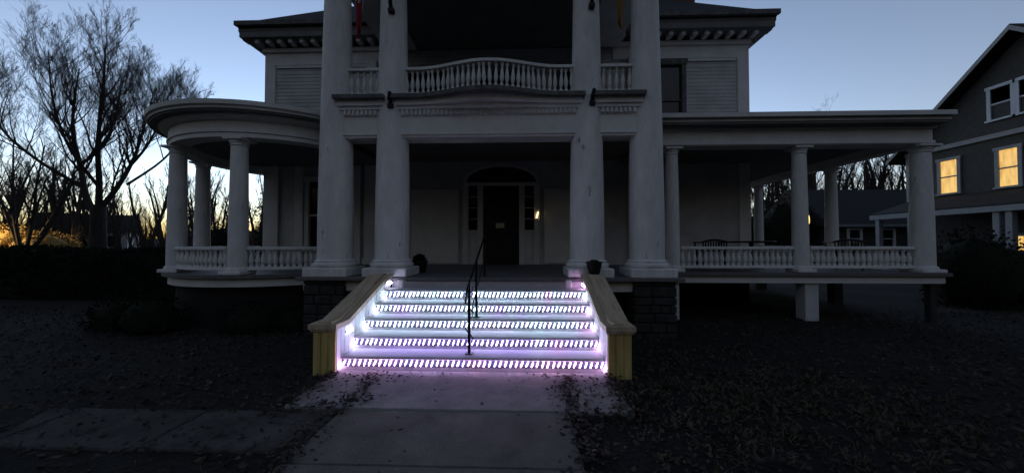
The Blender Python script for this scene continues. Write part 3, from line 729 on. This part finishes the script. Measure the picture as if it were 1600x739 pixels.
def tree(name, lab, cat, loc, limbs, trunk, seed, kids=(0, 5, 6, 6), lift=.9, spread=.75, L=2.6, group=None, depth=3):
    t_ = thing(name, lab, cat, loc, group); rg = random.Random(seed); bb, bs = B(), B()
    tp, tr = trunk; bb.tube([Vector(p) for p in tp], tr, 10)
    for P, r0, r1, nk, stt in limbs: limb(bb, bs, P, r0, r1, rg, lift, spread, kids, nk, stt, L, depth)
    bb.build('trunk', M['bark'], t_, smooth=True); bs.build('crown', M['twig'], t_)
    return t_
T = (-17.05, 14.0, 0)
tree('bare_tree', 'large bare vase-shaped tree forking low behind the dark hedge', 'tree', T, [
    ([(-0.05, 0.00, 2.50), (-0.71, 0.10, 3.54), (-1.09, 0.20, 4.71), (-1.61, 0.30, 6.22), (-1.85, 0.50, 7.74), (-1.80, 0.60, 9.16)], 0.138, 0.019, 21, .36),
    ([(-0.85, 0.10, 3.87), (-1.90, -0.60, 4.88), (-2.85, -1.00, 6.06), (-3.42, -1.20, 7.74)], 0.075, 0.013, 17, .36),
    ([(-1.14, 0.20, 4.80), (-0.95, 1.00, 6.06), (-0.95, 1.30, 7.57), (-0.85, 1.50, 9.08)], 0.063, 0.013, 17, .3),
    ([(0.00, 0.00, 3.00), (0.12, -0.10, 4.04), (0.28, -0.30, 5.38), (0.48, -0.40, 6.90), (0.60, -0.40, 8.41), (0.72, -0.50, 9.58)], 0.126, 0.016, 21, .36),
    ([(0.08, -0.10, 3.87), (-0.10, -0.90, 5.22), (-0.28, -1.30, 6.90), (-0.38, -1.40, 8.74)], 0.069, 0.013, 17, .36),
    ([(0.04, 0.00, 2.90), (0.60, 0.20, 3.96), (1.00, 0.40, 5.13), (1.36, 0.50, 6.64), (1.52, 0.70, 8.24)], 0.110, 0.016, 19, .36),
    ([(0.88, 0.30, 4.71), (1.76, 0.20, 5.55), (2.40, 0.10, 6.56), (2.72, 0.00, 7.57)], 0.058, 0.011, 16, .3),
    ([(0.40, 0.10, 3.45), (1.12, -0.40, 4.04), (1.92, -0.80, 4.88), (2.40, -1.00, 5.89)], 0.043, 0.008, 13, .25),
    ([(0.48, 0.60, 4.04), (1.04, 1.60, 5.38), (1.52, 2.20, 6.90), (1.68, 2.50, 8.07)], 0.058, 0.011, 15, .36),
    ], ([(.02, 0, -.2), (0, 0, .5), (-.02, .02, 1.6), (0, 0, 3.1)], [.42, .31, .26, .22]), 11, kids=(0, 5, 6, 7), depth=4, L=2.5, lift=1.0, spread=.74)
tree('bare_tree', 'bare many-stemmed tree at the far left edge, thinner than its neighbour', 'tree', (-25.5, 17.5, 0), [
    ([(0, 0, .6), (-.6, 0, 3), (-1.0, .2, 4.6), (-1.2, .3, 7.0)], 0.105, 0.021, 14, .25),
    ([(0, 0, .6), (.5, 0, 3), (.9, -.2, 4.6), (1.3, -.2, 6.6)], 0.098, 0.021, 14, .25),
    ([(0, 0, .6), (1.1, .3, 2.6), (2.0, .4, 5), (2.5, .6, 6.2)], 0.091, 0.014, 14, .25),
    ([(0, 0, .6), (-1.3, .3, 2.6), (-2.4, .4, 5), (-3, .6, 6.0)], 0.091, 0.014, 12, .25),
    ([(0, 0, .6), (.1, 1.2, 3.4), (.2, 1.7, 4.8), (.1, 2, 7.4)], 0.091, 0.014, 13, .25),
    ], ([(0, 0, -.2), (0, 0, .3), (0, 0, .8)], [.42, .34, .3]), 23, kids=(0, 4, 4, 5), L=2.2, depth=4)
tree('bare_tree', 'tall bare tree behind the low house, framed by the side porch columns', 'tree', (26.5, 33, 0), [
    ([(0, 0, 3), (-1.0, 0, 5.2), (-2.4, .3, 7.6), (-3.0, .4, 11)], .16, .03, 14, .15),
    ([(0, 0, 3), (.6, 0, 6), (.9, .3, 9), (1.0, .4, 12.5)], .2, .03, 15, .15),
    ([(0, 0, 3.4), (1.6, .2, 5.6), (3.2, .3, 8), (4, .4, 10.5)], .15, .03, 14, .15),
    ([(0, 0, 3.4), (-2.2, 1, 5), (-4.4, 1.3, 6.6), (-6, 1.4, 8.4)], .14, .02, 14, .15),
    ], ([(0, 0, -.2), (0, 0, 1), (0, 0, 3.4)], [.4, .3, .26]), 31, kids=(0, 5, 5, 5), L=3.4, spread=.9, depth=4)

# far wood: bare trees that read as one mass along the skyline
def proto(seed, h, up):
    rg = random.Random(seed); bb, bs = B(), B()
    for s_ in range(3):
        a = rg.uniform(0, 6.28); e = Vector((math.cos(a) * h * .18, math.sin(a) * h * .18, h * rg.uniform(.8, 1)))
        limb(bb, bs, [Vector((0, 0, -.5)), e * .35, e * .7 + Vector((rg.gauss(0, .3), 0, 0)), e], .2, .03, rg, up, .6, (0, 4, 5, 5), 9, .08, h * .29)
    k = B(); k.v = bb.v + bs.v; o = len(bb.v); k.f = bb.f + [tuple(i + o for i in f_) for f_ in bs.f]; return k
import numpy as np
TW[:] = [.010, .014]
PRO = [proto(41, 9, 1.2), proto(42, 10, 1.0), proto(43, 8, 1.4)]
TW[:] = [.0025, .0035]
PV = [np.array(k.v) for k in PRO]
def wood(name, spots, lab):
    b = B(); V = []; off = 0; rg = random.Random(77)
    for i, (x, y, s) in enumerate(spots):
        j = i % 3; a = rg.uniform(0, 6.28); c, q = math.cos(a), math.sin(a)
        v = PV[j] * s; v = np.stack([v[:, 0] * c - v[:, 1] * q + x, v[:, 0] * q + v[:, 1] * c + y, v[:, 2]], 1)
        V.append(v); b.f += [tuple(t_ + off for t_ in f_) for f_ in PRO[j].f]; off += len(v)
    b.v = [tuple(t_) for t_ in np.concatenate(V)]; b.m = [0] * len(b.f)
    return tag(b.build(name, M['twig']), lab, 'wood', kind='stuff')
rg = random.Random(9); sp_ = []
for i in range(56):
    a = R(-62 + 42 * i / 55 + rg.uniform(-1, 1)); d_ = rg.uniform(46, 66); sp_.append((.6 + d_ * math.sin(a) * 1.05, d_ * math.cos(a), rg.uniform(.65, 1.15)))
for i in range(36):
    a = R(30 + 26 * i / 35 + rg.uniform(-1, 1)); d_ = rg.uniform(44, 60); sp_.append((.6 + d_ * math.sin(a), d_ * math.cos(a), rg.uniform(.9, 1.4)))
for i in range(44):
    a = R(-60 + 42 * i / 43 + rg.uniform(-1, 1)); d_ = rg.uniform(34, 42); sp_.append((.6 + d_ * math.sin(a) * 1.05, d_ * math.cos(a), rg.uniform(.32, .55)))
wood('far_wood', sp_, 'bare winter wood along the skyline')

def leafy(name, lab, cat, loc, shape, n, size, m, seed, core=.82, group=None, stem=True):
    """shape: list of ellipsoids (x,y,z,rx,ry,rz)"""
    t_ = thing(name, lab, cat, loc, group); rg = random.Random(seed); k = B(); c = B()
    tot = sum(e[3] * e[5] + e[4] * e[5] for e in shape)
    for (x, y, z, rx, ry, rz) in shape:
        for i in range(int(n * (rx * rz + ry * rz) / tot)):
            d = Vector((rg.gauss(0, 1), rg.gauss(0, 1), rg.gauss(0, 1))).normalized(); q = core + (1.08 - core) * rg.random() + .06 * math.sin(d.x * 9 + d.z * 7)
            p_ = Vector((x + d.x * rx * q, y + d.y * ry * q, max(.0, z + d.z * rz * q)))
            k.leaf(p_, (d + Vector((rg.gauss(0, .7), rg.gauss(0, .7), rg.gauss(0, .7) + .3))).normalized(), Vector((rg.gauss(0, 1), rg.gauss(0, 1), rg.gauss(0, 1))), size * rg.uniform(.6, 1.3), size * .3)
        nn = 14; kk = len(c.v)
        for i in range(nn):
            for j in range(7):
                a = 2 * math.pi * i / nn; e_ = -math.pi / 2 + math.pi * j / 6; q = core * .98 + .06 * math.sin(i * 2.3 + j * 1.7)
                c.v.append((x + rx * q * math.cos(a) * math.cos(e_), y + ry * q * math.sin(a) * math.cos(e_), max(-.05, z + rz * q * math.sin(e_))))
        for i in range(nn):
            for j in range(6): i2 = (i + 1) % nn; c.face((kk + i * 7 + j, kk + i2 * 7 + j, kk + i2 * 7 + j + 1, kk + i * 7 + j + 1))
    k.build('foliage', m, t_); c.build('inner_branches', m, t_, smooth=True)
    return t_
def hedge(name, lab, loc, x0, x1, dep, h, n, seed):
    t_ = thing(name, lab, 'hedge', loc); rg = random.Random(seed); k = B()
    wav = lambda x: .05 * math.sin(x * 1.3) + .035 * math.sin(x * 3.7 + 1)
    for i in range(n):
        x = rg.uniform(x0, x1); u = rg.random() * (2 * h + dep)
        if u < h: p_ = Vector((x, -dep / 2 + wav(x + u), u)); nn = Vector((0, -1, .2))
        elif u < h + dep: p_ = Vector((x, u - h - dep / 2, h + wav(x))); nn = Vector((0, 0, 1))
        else: p_ = Vector((x, dep / 2, u - h - dep)); nn = Vector((0, 1, .2))
        p_ = p_ - nn * rg.uniform(0, .12)
        d = (nn + Vector((rg.gauss(0, .7), rg.gauss(0, .7), rg.gauss(0, .7)))).normalized()
        k.leaf(p_, d, Vector((rg.gauss(0, 1), rg.gauss(0, 1), rg.gauss(0, 1))), rg.uniform(.05, .11), .022)
    k.build('foliage', M['leafdark'], t_)
    c = B(); m_ = 40
    for i in range(m_ + 1):
        x = x0 + (x1 - x0) * i / m_; y = dep / 2 - .09; q = wav(x) - .09
        c.v += [(x, -y, 0), (x, -y, h * .9 + q), (x, -y * .8, h + q), (x, y * .8, h + q), (x, y, h * .9 + q), (x, y, 0)]
    for i in range(m_):
        for j in range(5): c.face((i * 6 + j, (i + 1) * 6 + j, (i + 1) * 6 + j + 1, i * 6 + j + 1))
    c.face(tuple(range(6))); c.face(tuple(m_ * 6 + j for j in range(6))[::-1])
    c.build('inner_branches', M['leafdark'], t_)
hedge('clipped_hedge', 'long black-green clipped hedge left of the round porch', (0, 9.6, 0), -15.5, -7.2, 1.1, 1.34, 15000, 51)
leafy('evergreen_shrub', 'dark rounded evergreen shrub against the round porch railing', 'shrub', (-8.75, 10.6, 0), [(0, 0, .9, .75, .7, 1.25), (.5, .3, .7, .6, .6, 1.0)], 2600, .07, M['leafdark'], 52)
leafy('foundation_shrub', 'low dark shrub at the foot of the round porch', 'shrub', (-6.0, 6.05, 0), [(0, 0, .15, .55, .4, .42), (-.75, .15, .12, .5, .4, .38)], 1500, .06, M['leafdark'], 71)
leafy('foundation_shrub', 'small dark shrub between the round porch and the stone pier', 'shrub', (-4.1, 6.0, 0), [(0, 0, .12, .6, .35, .34), (.7, .1, .1, .4, .3, .28)], 1300, .06, M['leafdark'], 72)
leafy('evergreen_shrub', 'tall dark evergreen seen between the round porch columns', 'shrub', (-13.2, 19.5, 0), [(0, 0, 2.0, 1.3, 1.2, 2.6), (1.7, .5, 1.6, 1.2, 1.2, 2.0), (3.2, .3, 1.4, 1.3, 1.2, 1.9), (.9, 0, 3.2, .9, .9, 1.6)], 3600, .14, M['leafdark'], 53)
leafy('evergreen_shrub', 'big black shrub filling the gap right of the side porch', 'shrub', (11.6, 9.0, 0), [(0, 0, .7, .9, .9, 1.15), (1.2, .3, .6, .9, .9, .9), (2.4, 0, .7, 1.0, .9, 1.15)], 4200, .075, M['leafdark'], 54)
leafy('evergreen_shrub', 'dark shrub in front of the neighbouring porch at the right edge', 'shrub', (13.6, 10.4, 0), [(0, 0, .5, .9, .9, .8), (1.2, .2, .4, .8, .8, .65)], 2200, .08, M['leafdark'], 55)
leafy('evergreen_shrub', 'dark conifer clump seen beyond the side porch columns', 'shrub', (19.5, 26, 0), [(0, 0, 2.2, 2.2, 1.6, 2.6), (-3.2, .5, 2.0, 2.0, 1.6, 2.2), (-6.0, .5, 2.0, 1.8, 1.6, 2.3)], 3600, .17, M['leafdark'], 56)
leafy('autumn_bush', 'wide tan-leaved bush glowing in yellow lamplight beyond the hedge', 'bush', (-26.6, 18.5, 0), [(-1.4, 0, 1.3, 1.7, 1.2, 1.15), (.5, .1, 1.1, 1.6, 1.2, 1.05), (-3.1, .2, 1.1, 1.5, 1.2, 1.1)], 7000, .10, M['tanleaf'], 57)

# street lamp lighting the tan bush, just out of the picture on the left
sl = thing('street_lamp', 'lit street lamp on a tall dark post beside the tan bush', 'lamp', (-30.5, 15.6, 0))
B().lathe([(.14, 0), (.12, .15), (.07, .3), (.05, 3.6)], 12).build('post', M['iron'], sl, smooth=True)
k = B(); k.tube([Vector((0, 0, 3.55)), Vector((.2, .1, 3.8)), Vector((.8, .5, 3.85))], [.04, .035, .03], 8); k.build('arm', M['iron'], sl, smooth=True)
B().lathe([(.05, 3.9), (.2, 3.82), (.24, 3.74), (.22, 3.74), (.05, 3.82)][::-1], 16, .9, .56).build('shade', M['iron'], sl, smooth=True)
B().lathe([(.02, 3.66), (.07, 3.68), (.09, 3.74), (.05, 3.8)], 12, .9, .56).build('bulb', emit('sodium_bulb', (1, .68, .25), .4), sl, smooth=True)
ld = bpy.data.lights.new('lamp_light', 'SPOT'); ld.spot_size = R(72); ld.spot_blend = .5; ld.energy = 75 * LAMP; ld.color = (1, .68, .28); ld.shadow_soft_size = .12
lo = bpy.data.objects.new('lamp_light', ld); col.objects.link(lo); lo.parent = sl; lo.location = (.9, .56, 3.6); lo.rotation_euler = Vector((2.6, 2.6, -2.6)).to_track_quat('-Z', 'Y').to_euler()

# leaf litter and weeds
def litter(name, lab, n, area, z, size, seed, skip=None, dens=None, flat=.35):
    rg = random.Random(seed); k = B(); i = 0
    while i < n:
        x, y = rg.uniform(area[0], area[1]), rg.uniform(area[2], area[3])
        if skip and skip(x, y): continue
        if dens and rg.random() > dens(x, y): continue
        a = rg.uniform(0, 6.28); d = Vector((math.cos(a), math.sin(a), rg.gauss(0, flat))).normalized()
        s = size * rg.uniform(.6, 1.35)
        k.leaf(Vector((x, y, (z if z is not None else gz(x, y)) + rg.uniform(.004, .03))), d, Vector((rg.gauss(0, flat), rg.gauss(0, flat), 1)), s, s * .32, rg.choice((0, 0, 1, 2, 2, 3)))
        i += 1
    return tag(k.build(name, LEAF), lab, 'leaves', kind='stuff')
onwalk = lambda x, y: (-1.0 < x < 1.0 and y < 4.05) or (x < -1.0 and 2.56 < y < 3.1) or (abs(x) < 1.9 and y > 3.95) or (abs(x) < 1.58 and 3.25 < y < 4.1)
litter('leaf_litter', 'brown fallen leaves covering the front yard', 26000, (-12, 13, 1.2, 8.2), None, .055, 61, onwalk, lambda x, y: .35 + .65 * (.5 + .5 * math.sin(x * 1.7 + math.sin(y * 2)) * math.cos(y * 1.9)))
edge = lambda x, y: max(.04, min(1, max(0, (abs(x) - .62)) * 1.6 + max(0, y - 3.72) * 1.3 - .1 + (.9 if (abs(x) > 1.03 and y < 4.1) else 0)))
litter('walkway_leaves', 'scattered fallen leaves on the concrete walk below the steps', 420, (-1.56, 1.56, 2.0, 4.08), .004, .042, 62, lambda x, y: abs(x) > 1.02 and y < 3.2, edge, .2)
litter('path_leaves', 'a few fallen leaves on the narrow side path', 700, (-9, -1.1, 2.5, 3.14), -.012, .05, 63)
litter('drifted_leaves', 'leaves drifted along the edges of the concrete walk', 1500, (-1.75, 1.75, 1.6, 4.02), .0, .05, 66, lambda x, y: (abs(x) > 1.72), lambda x, y: max(math.exp(-((abs(x) - 1.06 - .05 * math.sin(y * 5)) / .09) ** 2), math.exp(-((abs(x) - 1.6) / .1) ** 2) if y > 3.2 else 0, .8 * math.exp(-((y - 3.16 - .06 * math.sin(x * 9)) / .06) ** 2) if abs(x) > .95 else 0), .3)
rg = random.Random(64); k = B()
for c in range(560):
    cx_, cy_ = rg.gauss(2.9, 1.0), rg.gauss(3.5, .75)
    if cx_ < 1.25 or cy_ < 1.6 or (cx_ < 2.1 and cy_ > 3.9): continue
    kind_ = rg.random()
    for i in range(rg.randint(6, 16)):
        a = rg.uniform(0, 6.28); d = Vector((math.cos(a), math.sin(a), rg.uniform(.1, 1.3))).normalized(); L = rg.uniform(.02, .06 + .05 * kind_)
        p_ = Vector((cx_ + rg.gauss(0, .05), cy_ + rg.gauss(0, .05), gz(cx_, cy_) + rg.uniform(0, .05 * kind_)))
        k.leaf(p_, d, Vector((rg.gauss(0, .5), rg.gauss(0, .5), 1)), L, min(.016, L * (.35 if kind_ < .5 else .07)))
tag(k.build('weed_patch', M['weed']), 'low olive weeds growing through the leaves right of the walk', 'weeds', kind='stuff')
rg = random.Random(65); k = B()
for c in range(5200):
    x, y = rg.uniform(-9, 11), rg.uniform(1.0, 9)
    if onwalk(x, y) or (abs(x) < 3.2 and y > 5.8): continue
    for i in range(3):
        a = rg.uniform(0, 6.28); d = Vector((math.cos(a) * .6, math.sin(a) * .6, 1)).normalized()
        k.leaf(Vector((x + rg.gauss(0, .02), y + rg.gauss(0, .02), gz(x, y))), d, Vector((rg.gauss(0, 1), rg.gauss(0, 1), .3)), rg.uniform(.03, .09), .004)
tag(k.build('dead_grass', LEAF[3]), 'sparse dead grass in the dark yard', 'grass', kind='stuff')

# ------------------------------------------------------------------ neighbouring houses
nb = thing('gabled_house', 'grey gabled neighbour house with two amber lit upper windows', 'house', (0, 0, 0))
NX = 20.6; ya, yb, ym = 10.2, 19.0, 14.6; zE, zP = 6.15, 10.1
k = B(); k.box(NX, NX + 9, ya, yb, -.2, zE); k.build('wall', M['grey_shingle_wall'], nb)
k = B(); k.v = [(NX - .02, ya, zE + .001), (NX - .02, yb, zE + .001), (NX - .02, ym, zP - .2), (NX + 9, ya, zE + .001), (NX + 9, yb, zE + .001), (NX + 9, ym, zP - .2)]
for q in ((0, 2, 1), (3, 4, 5), (0, 1, 4, 3)): k.face(q)
k.build('gable_wall', M['grey_shingle_wall'], nb)
for s_, yo in ((1, yb), (-1, ya)):
    k = B(); sl_ = (zP - zE) / abs(yo - ym); ye = yo + s_ * .5; ze = zE - .5 * sl_
    k.v = [(NX - .55, ym, zP), (NX + 9.5, ym, zP), (NX + 9.5, ye, ze), (NX - .55, ye, ze), (NX - .55, ym, zP + .2), (NX + 9.5, ym, zP + .2), (NX + 9.5, ye, ze + .2), (NX - .55, ye, ze + .2)]
    for q in ((0, 1, 2, 3), (4, 7, 6, 5), (0, 3, 7, 4), (1, 5, 6, 2), (2, 6, 7, 3)): k.face(q)
    r_ = k.build('roof', M['shingle'], nb)
    k = B(); k.v = [(NX - .58, ym, zP - .04), (NX - .58, ye, ze - .04), (NX - .58, ye, ze + .16), (NX - .58, ym, zP + .16), (NX - .552, ym, zP - .04), (NX - .552, ye, ze - .04), (NX - .552, ye, ze + .16), (NX - .552, ym, zP + .16)]
    for q in ((0, 1, 2, 3), (7, 6, 5, 4), (0, 4, 5, 1), (2, 6, 7, 3)): k.face(q)
    k.build('rake_board', M['trim_grey'], r_)
bx('belt_board', M['trim_grey'], nb, NX - .12, NX - .021, ya, yb, 5.95, 6.15)
bx('corner_board', M['trim_grey'], nb, NX - .06, NX - .001, yb - .2, yb, 0, 5.94)
def side_window(y0, y1, z0, z1, lit, parent=nb, X=NX, trim='trim_grey'):
    k = B(); t = .13
    k.box(X - .07, X - .001, y0 - t, y0, z0, z1); k.box(X - .07, X - .001, y1, y1 + t, z0, z1); k.box(X - .09, X - .001, y0 - t - .03, y1 + t + .03, z1, z1 + t)
    o = k.build('window', M[trim], parent); zm = (z0 + z1) / 2
    bx('sill', M[trim], o, X - .12, X - .001, y0 - t - .04, y1 + t + .04, z0 - .08, z0)
    bx('pane', lit, o, X - .02, X - .002, y0, y1, zm, z1); bx('pane', lit, o, X - .015, X - .002, y0, y1, z0, zm)
    bx('sash_rail', M[trim], o, X - .05, X - .021, y0, y1, zm - .03, zm + .03)
    return o
def lit_mat(name, s, c=(1, .63, .17), d=(.6, .3, .05)):
    m = bpy.data.materials.new(name); m.use_nodes = True; nt = m.node_tree; p_ = nt.nodes['Principled BSDF']
    tc = nt.nodes.new('ShaderNodeTexCoord'); n_ = nt.nodes.new('ShaderNodeTexNoise'); n_.inputs['Scale'].default_value = 3.5; n_.inputs['Detail'].default_value = 5
    r_ = nt.nodes.new('ShaderNodeValToRGB'); r_.color_ramp.elements[0].color = (*d, 1); r_.color_ramp.elements[1].color = (*c, 1); r_.color_ramp.elements[0].position = .3; r_.color_ramp.elements[1].position = .65
    mp_ = nt.nodes.new('ShaderNodeMapping'); mp_.inputs['Scale'].default_value = (1, 2.2, .45); nt.links.new(tc.outputs['Object'], mp_.inputs[0]); nt.links.new(mp_.outputs[0], n_.inputs['Vector']); nt.links.new(n_.outputs['Fac'], r_.inputs[0]); nt.links.new(r_.outputs[0], p_.inputs['Emission Color'])
    p_.inputs['Emission Strength'].default_value = s * LAMP; p_.inputs['Base Color'].default_value = (.3, .25, .2, 1)
    return m
LIT = lit_mat('curtained_lit_window', .021)
side_window(16.85, 17.5, 3.87, 5.4, LIT); side_window(14.85, 15.42, 3.87, 5.4, LIT)
side_window(14.1, 14.75, 6.75, 8.05, M['pale_pane'], trim='blind_trim'); side_window(15.0, 15.62, 6.75, 8.05, M['pale_pane'], trim='blind_trim')
# neighbour porch along that wall
pr2 = B(); pr2.v = [(NX - .01, 9, 3.75), (NX - .01, 18.6, 3.75), (NX - 2.3, 18.6, 2.98), (NX - 2.3, 9, 2.98), (NX - .01, 9, 3.6), (NX - .01, 18.6, 3.6), (NX - 2.3, 18.6, 2.85), (NX - 2.3, 9, 2.85)]
for q in ((0, 1, 2, 3), (7, 6, 5, 4), (3, 2, 6, 7), (1, 5, 6, 2), (0, 3, 7, 4)): pr2.face(q)
po = pr2.build('porch_roof', M['shingle'], nb)
bx('porch_fascia', M['trim_grey'], po, NX - 2.33, NX - 2.305, 9, 18.6, 2.70, 2.92)
for Y in (11.8, 13.5, 13.85, 18.3): bx('porch_post', M['trim_grey'], nb, NX - 2.25, NX - 2.05, Y - .1, Y + .1, .0, 2.70, b=.01)
bx('porch_deck', M['grey_shingle_wall'], nb, NX - 2.3, NX - .01, 9, 18.6, .35, .5)
side_window(14.4, 14.95, .9, 1.8, LIT, nb)

lh = thing('low_house', 'low single-storey house with small white-framed windows beyond the side porch', 'house', (0, 0, 0))
LY = 24.0
bx('wall', M['grey_shingle_wall'], lh, 21.0, 30.5, LY, LY + 7, -.2, 2.75)
k = B(); k.v = [(20.6, LY - .4, 2.7), (31, LY - .4, 2.7), (31, LY + 3.5, 5.6), (20.6, LY + 3.5, 5.6), (20.6, LY + 7.4, 2.7), (31, LY + 7.4, 2.7)]
for q in ((0, 1, 2, 3), (3, 2, 5, 4), (0, 3, 4), (1, 5, 2), (0, 4, 5, 1)): k.face(q)
k.build('roof', M['shingle'], lh)
bx('eave_board', M['trim_grey'], lh, 20.6, 31, LY - .43, LY - .402, 2.6, 2.76)
for X in (22.35, 24.45, 26.4, 28.4):
    window(X - .35, X + .35, 1.25, 2.4, lh, LY - .08, mull=False, trim='white')

fh = thing('white_cottage', 'small distant white cottage with dark roof behind the big bare tree', 'house', (-44.5, 35, 0)); fh.rotation_euler = (0, 0, R(38))
bx('wall', M['white'], fh, -3.2, 3.2, -2.4, 2.4, -.2, 2.9)
k = B(); k.v = [(-3.5, -2.8, 2.8), (3.5, -2.8, 2.8), (3.5, 0, 4.6), (-3.5, 0, 4.6), (-3.5, 2.8, 2.8), (3.5, 2.8, 2.8)]
for q in ((0, 1, 2, 3), (3, 2, 5, 4), (0, 4, 5, 1), (0, 3, 4), (1, 5, 2)): k.face(q)
k.build('roof', M['shingle'], fh)
for X in (-1.8, .4, 2.2): bx('window', M['glass'], fh, X - .35, X + .35, -2.43, -2.4, 1.2, 2.3)
# lit lamps seen through the side porch
yl = thing('yard_lamp', 'small lit amber yard lamp glimpsed past the middle side porch column', 'lamp', (16.5, 20.2, 0))
B().lathe([(.08, 0), (.04, .2), (.035, 2.6)], 10).build('post', M['iron'], yl, smooth=True)
B().lathe([(.02, 2.6), (.04, 2.65), (.05, 2.85), (.035, 3.05), (.015, 3.08)], 12).build('globe', emit('amber_globe', (1, .66, .2), .05), yl, smooth=True)
gl = thing('garden_light', 'low amber garden light seen through the side porch balusters', 'lamp', (17.2, 20.0, 0))
B().lathe([(.04, 0), (.03, .8)], 8).build('stake', M['iron'], gl); B().lathe([(.03, .8), (.09, .82), (.1, 1.0), (.03, 1.06)], 10).build('lens', emit('amber_lens', (1, .6, .18), .02), gl, smooth=True)
